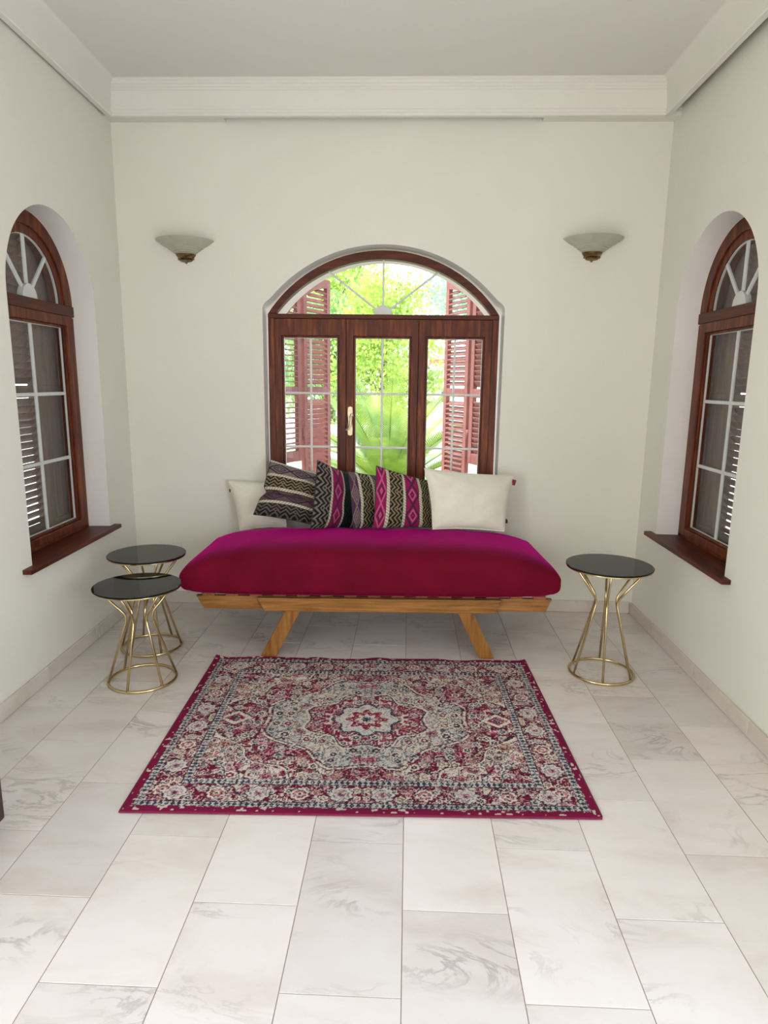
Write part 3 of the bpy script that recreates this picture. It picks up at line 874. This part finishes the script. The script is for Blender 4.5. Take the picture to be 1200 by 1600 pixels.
cushion('cushion', (px(356, 751, 4.13), px(446, 752, 4.13), px(375, 829, 4.03), px(448, 824, 4.05)), .10, 'plain cream cushion at the left end of the mattress', group=GC, mat='cream', pinch=.07, N=64,
        tags=[(.0, .80, -1, 0, (.006, .02))], seed=1)
cushion('cushion', (px(423, 718, 4.08), px(505, 741, 4.12), px(396, 804, 3.86), px(497, 822, 3.93)), .12, 'black and brown patterned cushion with slanting bands, slumped beside the left cream cushion', group=GC,
        colf=lambda U, V: bands(1 - V, U, dark_spec  , 2.5), pinch=.05, N=128, crease=(.40, .45, .03), seed=2)
cushion('cushion', (px(496, 719, 3.90), px(555, 743, 4.15), px(485, 827, 3.78), px(556, 825, 4.06)), .10, 'patterned cushion with upright black zigzag and pink diamond bands, second of the patterned row', group=GC,
        colf=lambda U, V: bands(U, V, p2_spec  , 2.5), pinch=.04, N=128, seed=3)
cushion('cushion', (px(544, 736, 3.90), px(607, 745, 4.15), px(552, 827, 3.80), px(612, 824, 4.07)), .08, 'dark patterned cushion half hidden between the two pink-banded cushions', group=GC,
        colf=lambda U, V: bands(U, V, p3_spec  , 2.5), pinch=.04, N=128, seed=4)
cushion('cushion', (px(588, 728, 3.92), px(670, 752, 4.06), px(583, 826, 3.80), px(678, 824, 3.94)), .10, 'patterned cushion with pink and black upright bands beside the right cream cushion', group=GC,
        colf=lambda U, V: bands(U, V, p4_spec  , 2.5), pinch=.03, N=128, seed=5)
cushion('cushion', (px(663, 732, 3.90), px(804, 743, 4.05), px(676, 827, 3.78), px(788, 831, 3.86)), .13, 'plain cream cushion with a red tag at the right end of the mattress', group=GC, mat='cream', pinch=.06, N=64,
        tags=[(.985, .88, 1, .25, (.022, .034))], seed=6)

# ------------------------------------------------------------------ side tables
def side_table(x, y, H, rt_, rb, a0, label):
    r = empty('side_table', (x, y, 0), 0, None, label, 'side table', 'black glass side tables on gold wire bases')
    ring = [(rb * cos(2 * pi * k / 48), rb * sin(2 * pi * k / 48), .0075) for k in range(48)]
    MB().tube(ring, .0072, 10, True).out('base_ring', 'brass', r, True)
    rim = [(.0001, H - .016), (rt_ - .006, H - .016), (rt_ - .003, H - .014), (rt_ - .003, H - .009), (rt_ - .02, H - .0085), (.0001, H - .0085)]
    t_ = MB().lathe(rim, 64).out('top_tray', 'brass', r); smooth_angle(t_, 30)
    top = MB().lathe([(.0001, H - .008), (rt_ - .003, H - .008), (rt_, H - .0065), (rt_, H - .0015), (rt_ - .002, H), (.0001, H)], 72).out('glass_top', 'blackglass', r); smooth_angle(top, 30)
    waist = .053; zw = H * .68
    for k in range(6):
        an = a0 + k * pi / 3
        d = Vector((cos(an), sin(an), 0)); 
        pb = d * (rb) + Vector((0, 0, .010)); pw = d * waist + Vector((0, 0, zw)); pt = d * (rt_ - .035) + Vector((0, 0, H - .014))
        pts = [pb]
        A = pw + (pb - pw).normalized() * .035; B = pw + (pt - pw).normalized() * .035
        for i in range(7):
            t = i / 6; pts.append((1 - t) ** 2 * A + 2 * t * (1 - t) * pw + t * t * B)
        pts.append(pt)
        MB().tube(pts, .0062, 8).out('leg', 'brass', r, True)
    return r
side_table(1.025, 3.250, .582, .213, .160, .30, 'black glass side table on gold wires, right of the daybed')
side_table(-1.300, 3.020, .492, .206, .160, .45, 'black glass side table on gold wires, the lower front one left of the daybed')
side_table(-1.415, 3.437, .537, .206, .160, .15, 'black glass side table on gold wires, the taller back one left of the daybed')

# ------------------------------------------------------------------ rug
def rug():
    Wd, Dp = 1.665, 1.300
    nx, ny = 620, 484
    x = np.linspace(-Wd / 2, Wd / 2, nx + 1); y = np.linspace(-Dp / 2, Dp / 2, ny + 1)
    X, Y = np.meshgrid(x, y)
    rs = np.random.default_rng(5)
    # value noise helpers
    def vnoise(X, Y, sc, seed):
        r_ = np.random.default_rng(seed); G = r_.random((256, 256))
        xs, ys = X * sc + 100, Y * sc + 100
        xi, yi = np.floor(xs).astype(int), np.floor(ys).astype(int); fx, fy = xs - xi, ys - yi
        fx = fx * fx * (3 - 2 * fx); fy = fy * fy * (3 - 2 * fy)
        g = lambda i, j: G[(yi + j) % 256, (xi + i) % 256]
        return (g(0, 0) * (1 - fx) + g(1, 0) * fx) * (1 - fy) + (g(0, 1) * (1 - fx) + g(1, 1) * fx) * fy
    AX, AY = np.abs(X), np.abs(Y)
    CR = np.array((.150, .006, .030)); CR2 = np.array((.24, .016, .055)); CREAM = np.array((.66, .58, .50)); GREY = np.array((.50, .48, .47)); NAVY = np.array((.030, .040, .075)); TAN = np.array((.42, .28, .20)); TEAL = np.array((.10, .15, .16)); ROSE = np.array((.46, .16, .20)); INK = np.array((.05, .025, .035))
    def layer(cx, cy, cell, seed, jit=.35):
        """jittered flowers: returns distance/size field, angle and a random value of the nearest flower"""
        r_ = np.random.default_rng(seed); G = r_.random((64, 64, 4))
        gx, gy = cx / cell, cy / cell
        ix, iy = np.floor(gx).astype(int), np.floor(gy).astype(int)
        best = np.full(cx.shape, 9.); ang = np.zeros_like(best); rv = np.zeros_like(best); rv2 = np.zeros_like(best)
        for dx in (-1, 0, 1):
            for dy in (-1, 0, 1):
                jx, jy = ix + dx, iy + dy; g = G[jy % 64, jx % 64]
                px_ = jx + .5 + (g[..., 0] - .5) * jit * 2; py_ = jy + .5 + (g[..., 1] - .5) * jit * 2
                ddx, ddy = gx - px_, gy - py_; d = np.sqrt(ddx ** 2 + ddy ** 2)
                mk = d < best
                best = np.where(mk, d, best); ang = np.where(mk, np.arctan2(ddy, ddx), ang); rv = np.where(mk, g[..., 2], rv); rv2 = np.where(mk, g[..., 3], rv2)
        return best, ang, rv, rv2
    def pick(mask, c, col): return np.where(mask[..., None], c, col)
    def flowers(col, cx, cy, cell, seed, size=.42, outl=INK, petal=(CREAM, GREY, ROSE), cen=(CR2, NAVY, TAN), jit=.3, dens=1.0):
        d, an, rv, rv2 = layer(cx, cy, cell, seed, jit)
        npet = np.where(rv < .5, 6, 8)
        rr = d / (size * (.75 + .4 * rv2)) * (1 + .16 * np.cos(an * npet))
        on = rv2 < dens
        P = np.where((rv < .45)[..., None], petal[0], np.where((rv < .75)[..., None], petal[1], petal[2]))
        Q = np.where((rv2 < .4)[..., None], cen[0], np.where((rv2 < .75)[..., None], cen[1], cen[2]))
        col = pick(on & (rr < 1.15), outl, col); col = pick(on & (rr < 1.0), P, col)
        col = pick(on & (rr < .62), outl, col); col = pick(on & (rr < .52), Q, col); col = pick(on & (rr < .22), P, col)
        return col
    def scroll(col, cx, cy, sc, seed, width, c, cond=True):
        n1 = vnoise(cx, cy, sc, seed) + .5 * vnoise(cx, cy, sc * 2.1, seed + 1)
        return pick((np.abs(n1 - .75) < width) & cond, c, col)
    # ---- inner field
    col = np.broadcast_to(CR, X.shape + (3,)).copy()
    fx0, fy0 = Wd / 2 - .20, Dp / 2 - .185         # half sizes of the inner field
    col = pick(vnoise(AX, AY, 30, 1) > .62, CR2, col)
    col = scroll(col, AX, AY, 16, 20, .055, CREAM); col = scroll(col, AX + 3, AY, 22, 24, .05, ROSE); col = scroll(col, AX, AY + 5, 26, 28, .045, INK)
    col = flowers(col, AX, AY, .055, 3, .36)
    # spandrels: pale corners with a stepped, curved boundary
    ux, uy = AX / fx0, AY / fy0
    sp = ux * 1.0 + uy * .82 + .045 * np.sin(ux * 16) - .03 * np.sin(uy * 21)
    inside = (AX < fx0) & (AY < fy0)
    spm = (sp > 1.22) & inside
    c2 = np.broadcast_to(GREY * 1.15, X.shape + (3,)).copy()
    c2 = pick(vnoise(AX, AY, 24, 6) > .5, CREAM, c2)
    c2 = scroll(c2, AX, AY, 20, 40, .07, CR); c2 = scroll(c2, AX + 2, AY, 26, 44, .05, NAVY); c2 = scroll(c2, AX, AY + 9, 30, 47, .05, ROSE)
    c2 = flowers(c2, AX, AY, .065, 13, .38, petal=(CREAM, ROSE, TAN), cen=(NAVY, CR2, TEAL))
    sp2 = sp > 1.62
    c2 = pick(sp2 & (vnoise(AX, AY, 22, 9) > .42), CR, c2)
    c2 = flowers(c2, AX, AY, .05, 17, .30, dens=.7)
    col = np.where(spm[..., None], c2, col)
    for k, (o_, wdt, cc) in enumerate(((1.22, .008, INK), (1.236, .009, CREAM), (1.60, .006, NAVY))):
        col = pick((np.abs(sp - o_) < wdt) & inside, cc, col)
    # central medallion: pointed lozenge, pale, with a crimson heart and rosette
    mx_, my_ = AX / .44, AY / .37
    md = np.maximum(mx_ * .80 + my_ * .80, np.sqrt(mx_ ** 2 + my_ ** 2)) + .05 * np.cos(8 * np.arctan2(AY, AX))
    m1 = md < 1.0
    c3 = np.broadcast_to(CREAM * .92, X.shape + (3,)).copy()
    c3 = pick(vnoise(AX, AY, 26, 16) > .58, GREY, c3)
    c3 = scroll(c3, AX, AY, 24, 60, .06, TAN * .7); c3 = scroll(c3, AX + 4, AY, 30, 64, .05, TEAL)
    c3 = flowers(c3, AX, AY, .075, 23, .33, petal=(GREY, CREAM, ROSE), cen=(NAVY, CR2, INK))
    m2 = md < .60
    c4 = np.broadcast_to(CR2, X.shape + (3,)).copy()
    c4 = scroll(c4, AX, AY, 24, 80, .07, CREAM); c4 = flowers(c4, AX, AY, .055, 29, .36)
    c3 = np.where(m2[..., None], c4, c3)
    c3 = pick(np.abs(md - .60) < .012, INK, c3); c3 = pick(np.abs(md - .625) < .012, CREAM, c3)
    R_ = np.sqrt(X ** 2 + (Y * 1.05) ** 2); th = np.arctan2(Y, X)
    rz = R_ / (.135 * (1 + .10 * np.cos(8 * th)))
    c3 = pick(rz < 1, GREY * 1.1, c3); c3 = pick(np.abs(rz - 1) < .05, NAVY, c3)
    rz2 = R_ / (.085 * (1 + .2 * np.cos(8 * th)))
    c3 = pick(rz2 < 1, CR2, c3); c3 = pick(np.abs(rz2 - 1) < .08, CREAM, c3); c3 = pick(rz2 < .5, CREAM, c3); c3 = pick(rz2 < .25, NAVY, c3)
    col = np.where(m1[..., None], c3, col)
    for o_, wdt, cc in ((1.0, .010, INK), (1.03, .013, CREAM), (1.055, .007, INK)):
        col = pick((np.abs(md - o_) < wdt) & inside & (vnoise(X, Y, 55, 160) > .36), cc, col)
    # pendants left and right of the medallion
    pd = np.abs(AX - .575) / .075 + AY / .06
    for lim, cc in ((1.15, INK), (1.0, CREAM), (.62, CR2), (.3, NAVY)): col = pick((pd < lim) & inside, cc, col)
    # ---- borders: distance to the edge
    e = np.minimum(Wd / 2 - AX, Dp / 2 - AY)
    along = np.where((Wd / 2 - AX) < (Dp / 2 - AY), AY, AX)
    bd = (e < .195)
    cb = np.broadcast_to(CR, X.shape + (3,)).copy()
    cb = scroll(cb, AX, AY, 20, 90, .09, CREAM * .85); cb = scroll(cb, AX + 6, AY, 26, 93, .06, NAVY); cb = scroll(cb, AX, AY + 3, 24, 97, .05, ROSE)
    cb = flowers(cb, AX, AY, .05, 43, .32)
    # row of rosettes in the main border
    u_ = (along % .150) / .150 - .5; v_ = (e - .108) / .150
    rr = np.sqrt(u_ ** 2 + v_ ** 2); ta = np.arctan2(v_, u_)
    r1 = rr / (.27 * (1 + .09 * np.cos(9 * ta)))
    odd = (np.floor(along / .150) % 2) == 0
    for lim, ce, cd in ((1.12, INK, INK), (1.0, GREY * 1.1, CREAM), (.72, TAN * .8, CR), (.60, GREY, ROSE), (.36, ROSE, CREAM), (.18, NAVY, NAVY)):
        cb = pick((r1 < lim) & odd, ce, cb); cb = pick((r1 < lim * .82) & ~odd, cd, cb)
    # guard stripes
    def guard(cb, e0, e1, bgc, dot):
        mk = (e >= e0) & (e < e1)
        cb = pick(mk, bgc, cb)
        t_ = (along * 46) % 1; w_ = (e - e0) / (e1 - e0)
        cb = pick(mk & (np.abs(t_ - .5) + np.abs(w_ - .5) * .9 < .42), dot, cb)
        cb = pick(mk & ((w_ < .12) | (w_ > .88)), INK, cb)
        return cb
    cb = guard(cb, .160, .195, GREY, NAVY); cb = guard(cb, .030, .060, GREY * .9, NAVY)
    col = np.where(bd[..., None], cb, col)
    # crimson binding with worn flecks
    ed = e + .010 * (vnoise(X, Y, 60, 110) - .5)
    col = pick(ed < .030, np.array((.17, .004, .040)), col)
    fl_ = (vnoise(X, Y, 75, 120) > .80) & (e < .034) & (e > .008); col = pick(fl_, CREAM * .8, col)
    # worn look: fine mottling and abrash
    mott = vnoise(X, Y, 260, 130) * .62 + vnoise(X, Y, 120, 131) * .38
    wear = (mott > .655) & (e > .03); col = pick(wear, col * .35 + CREAM * .66, col)
    dk = (mott < .36) & (e > .03); col = pick(dk, col * .35 + CR * .12, col)
    col = col * (0.85 + .3 * vnoise(X, Y, 3, 140))[..., None]
    # pile height: soft ripples along the back hem
    Z = .0085 + .0007 * vnoise(X, Y, 60, 150)
    back = np.clip((Y - (Dp / 2 - .10)) / .10, 0, 1) ** 2
    Z += back * (.004 + .0045 * np.sin(X * 21 + 1.0) + .002 * np.sin(X * 37))
    cor = np.clip((Y - Dp / 2 + .06) / .06, 0, 1) * np.clip((AX - Wd / 2 + .06) / .06, 0, 1); Z += .012 * cor
    YY = Y + back * .006 * np.sin(X * 9)
    edge = np.minimum(e / .006, 1); Z = Z * (.35 + .65 * np.sqrt(edge))
    n1, n2 = nx + 1, ny + 1
    V1 = np.stack([X, YY, Z], -1).reshape(-1, 3)
    rim_idx = np.arange(n1 * n2).reshape(n2, n1)
    rim = np.concatenate([rim_idx[0, :], rim_idx[1:, -1], rim_idx[-1, -2::-1], rim_idx[-2:0:-1, 0]])
    V2 = V1[rim].copy(); V2[:, 2] = np.maximum(V2[:, 2] - .006, .0004)
    k0 = len(V1); rl = len(rim)
    F1 = np.stack([rim_idx[:-1, :-1], rim_idx[:-1, 1:], rim_idx[1:, 1:], rim_idx[1:, :-1]], -1).reshape(-1, 4)
    ii = np.arange(rl); jj = (ii + 1) % rl
    F2 = np.stack([rim[jj], rim[ii], k0 + ii, k0 + jj], -1)
    allV = np.concatenate([V1, V2]).astype(np.float32); allF = np.concatenate([F1, F2]).astype(np.int32)
    me = bpy.data.meshes.new('area_rug')
    me.vertices.add(len(allV)); me.vertices.foreach_set('co', allV.ravel())
    me.loops.add(allF.size); me.loops.foreach_set('vertex_index', allF.ravel())
    me.polygons.add(len(allF)); me.polygons.foreach_set('loop_start', np.arange(0, allF.size, 4, dtype=np.int32))
    me.polygons.foreach_set('loop_total', np.full(len(allF), 4, dtype=np.int32))
    me.update(); me.validate()
    ca = me.color_attributes.new('weave', 'FLOAT_COLOR', 'POINT')
    c_all = np.concatenate([col.reshape(-1, 3), col.reshape(-1, 3)[rim]])
    c_all = np.clip(np.concatenate([c_all, np.ones((len(c_all), 1))], 1), 0, 1).astype(np.float32)
    ca.data.foreach_set('color', c_all.ravel())
    o = link('area_rug', me, 'rug', None, True)
    o.location = (-.160, 2.672, .0006); o.rotation_euler = (0, 0, radians(1.85))
    tag(o, 'crimson Persian-style rug with cream medallion on the marble floor', 'rug')
    # bound hem
    hp = []
    for k in rim[::6]:
        v = V1[k]; hp.append((v[0], v[1], max(v[2] - .001, .0045)))
    MB().tube(hp, .0040, 6, True).out('bound_edge', vary('crimson_binding', (.15, .003, .03), (.22, .006, .05), 60, .9), o, True)
rug()

# ------------------------------------------------------------------ stool at the left edge of the view
st = empty('wooden_stool', (-1.53, 1.77, 0), 0, None, 'dark red wooden stool by the left wall, only one leg in view', 'stool')
for sx_ in (-1, 1):
    for sy_ in (-1, 1):
        MB().prism([(sx_ * .158 - .024, 0), (sx_ * .158 + .024, 0), (sx_ * .158 + .024, .44), (sx_ * .158 - .024, .44)], sy_ * .158 - .024, sy_ * .158 + .024).out('leg', 'darkred', st, bevel=.004)
MB().box(-.19, .19, -.19, .19, .44, .475).out('seat', 'darkred', st, bevel=.006)
for s_ in (-1, 1):
    MB().box(-.135, .135, s_ * .158 - .011, s_ * .158 + .011, .36, .438).out('apron', 'darkred', st, bevel=.002)
    MB().box(s_ * .158 - .011, s_ * .158 + .011, -.135, .135, .36, .438).out('apron', 'darkred', st, bevel=.002)

# ------------------------------------------------------------------ the garden outside
g = MB().box(-40, 40, YW + .32, 60, -.45, -.30).box(-40, -2.06, -30, YW + .32, -.45, -.30).box(1.79, 40, -30, YW + .32, -.45, -.30).out('ground', 'pave'); tag(g, 'sunlit pale paving of the garden', kind='structure')
gw = empty('garden_wall', (-2.9, 9.6, -.30), 0, None, 'low white rendered garden wall beyond the cycad', 'wall')
MB().box(-4.2, 3.6, -.10, .10, 0, 1.08).out('wall_panel', 'gardenwall', gw, bevel=.01)
MB().box(-4.25, 3.65, -.14, .14, 1.08, 1.15).out('coping', 'gardenwall', gw, bevel=.01)
hs = empty('white_house', (5.2, 24, -.30), 0, None, 'white house seen through the right sash of the arched window', 'house')
MB().box(-4.4, 4.4, 0, 6, 0, 2.45).out('wall_panel', 'gardenwall', hs)
MB().box(-4.5, 4.5, -.18, 6.1, 2.45, 2.58).out('roof_ledge', 'roofledge', hs)
MB().box(-4.4, 4.4, .0, 6, 2.58, 3.0).out('parapet', 'gardenwall', hs)
for k in range(9):
    x = -3.9 + k * .95
    w_ = MB().box(x - .20, x + .20, -.03, .02, 1.05, 1.55).out('window_frame', 'gardenwall', hs)
    MB().box(x - .15, x + .15, -.045, -.031, 1.09, 1.51).out('pane', 'darkpane', w_)
def tree(x, y, h, r, n, mat, label, seed, zc=None, tr=.12, tall=.85):
    rs = np.random.default_rng(seed)
    root = empty('garden_tree', (x, y, -.30), 0, None, label, 'tree', 'trees beyond the arched window')
    zc = zc or h - r * .8
    b_ = MB().tube([(0, 0, 0), (.05, .02, zc * .5), (-.04, 0, zc), (0, .03, zc + r * .5)], [tr, tr * .8, tr * .55, tr * .25], 9)
    for k in range(7):
        a = rs.uniform(0, 2 * pi); z0_ = zc * rs.uniform(.55, .95); l_ = r * rs.uniform(.5, .8)
        b_.tube([(0, 0, z0_), (cos(a) * l_ * .5, sin(a) * l_ * .5, z0_ + l_ * .35), (cos(a) * l_, sin(a) * l_, z0_ + l_ * .8)], [tr * .35, tr * .22, tr * .08], 6)
    b_.out('trunk', 'bark', root, True)
    # clumps of leaves
    K = 26
    cen = rs.normal(0, 1, (K, 3)); cen /= np.linalg.norm(cen, axis=1)[:, None]; cen *= (r * rs.uniform(.25, .95, (K, 1)))
    cen[:, 2] = cen[:, 2] * tall + zc + r * .2
    which = rs.integers(0, K, n)
    P = cen[which] + rs.normal(0, r * .17, (n, 3))
    P[:, 2] = np.maximum(P[:, 2], .5)
    D = rs.normal(0, 1, (n, 3)); D /= np.linalg.norm(D, axis=1)[:, None]
    E = np.cross(D, rs.normal(0, 1, (n, 3))); E /= np.linalg.norm(E, axis=1)[:, None]
    l_ = rs.uniform(.055, .11, (n, 1)) * (r / 1.8) ** .5; w_ = l_ * .42
    V = np.stack([P, P + D * l_ * .5 + E * w_, P + D * l_, P + D * l_ * .5 - E * w_], 1).reshape(-1, 3)
    fcs = np.arange(4 * n).reshape(-1, 4)
    o = mesh('foliage', V.tolist(), fcs.tolist(), mat, root); tag(o, kind='stuff')
tree(-4.3, 12.0, 4.6, 1.5, 9000, 'leaf_y', 'yellow-green tree seen through the left sash of the arched window', 1, zc=1.9)
tree(-1.75, 14.6, 4.4, 1.75, 14000, 'leaf_g', 'leafy green tree behind the garden wall, left of the middle sash', 2, zc=2.0)
tree(-.42, 11.6, 4.6, 1.05, 14000, 'leaf_y', 'bright green tree behind the garden wall, filling the middle sash', 3, zc=2.0, tall=1.7)
tree(2.5, 21.5, 7.2, 2.3, 13000, 'leaf_b', 'bluish green tree above the white house in the right of the fanlight', 4, zc=4.4)
tree(-7.6, 18, 5.2, 2.4, 8000, 'leaf_g', 'far green tree at the left edge of the arched window', 5, zc=3)
tree(-2.9, 22.5, 7.6, 2.5, 14000, 'leaf_y', 'tall green tree filling the middle of the fanlight', 6, zc=4.8)
def cycad(x, y, z0, label, nf, L, seed):
    rs = np.random.default_rng(seed)
    root = empty('cycad', (x, y, -.30), 0, None, label, 'cycad')
    zt = z0 + .30
    tk = MB()
    prof = [(.0001, 0), (.17, 0)]
    for k in range(9):
        zz = zt * k / 9; prof += [(.155, zz + .01), (.175, zz + zt / 18), (.150, zz + zt / 9 - .005)]
    prof += [(.10, zt + .03), (.0001, zt + .06)]
    tk.lathe(prof, 16).out('trunk', 'bark', root)
    for i in range(nf):
        a = i * 2.39996 + rs.uniform(-.15, .15)
        el = radians(86 - 66 * (i / nf) ** .8 + rs.uniform(-5, 5))
        l_ = L * rs.uniform(.85, 1.1)
        n = 22
        p = Vector((0, 0, zt)); d_el = el
        pts = [p.copy()]
        for k in range(n):
            dirv = Vector((cos(a) * cos(d_el), sin(a) * cos(d_el), sin(d_el)))
            p = p + dirv * l_ / n; pts.append(p.copy()); d_el -= radians(rs.uniform(2.0, 3.2)) * (1.1 - .5 * sin(el))
        b_ = MB().tube(pts, [.010 * (1 - .75 * k / n) for k in range(n + 1)], 5)
        side0 = Vector((-sin(a), cos(a), 0))
        for k in range(3, n * 3):
            t = k / 3; i0 = min(int(t), n - 1); f_ = t - i0
            q = pts[i0].lerp(pts[i0 + 1], f_); tg = (pts[i0 + 1] - pts[i0]).normalized()
            nn_ = side0.cross(tg)
            ll = .19 * sin(pi * min(max(t / n, .08), .97)) ** .6 + .02
            for s_ in (-1, 1):
                dd = (side0 * s_ * .80 + tg * .55 - nn_ * s_ * 0 + Vector((0, 0, .18))).normalized()
                wv_ = tg * .0085
                b_.add([q - wv_, q + wv_, q + dd * ll * .6 + wv_ * .8, q + dd * ll, q + dd * ll * .6 - wv_ * .8], [(0, 1, 2, 3, 4)])
        b_.out('frond', 'frond', root)
cycad(-.20, 6.55, .30, 'cycad palm with arching feathery fronds outside the arched window', 42, 1.38, 3)
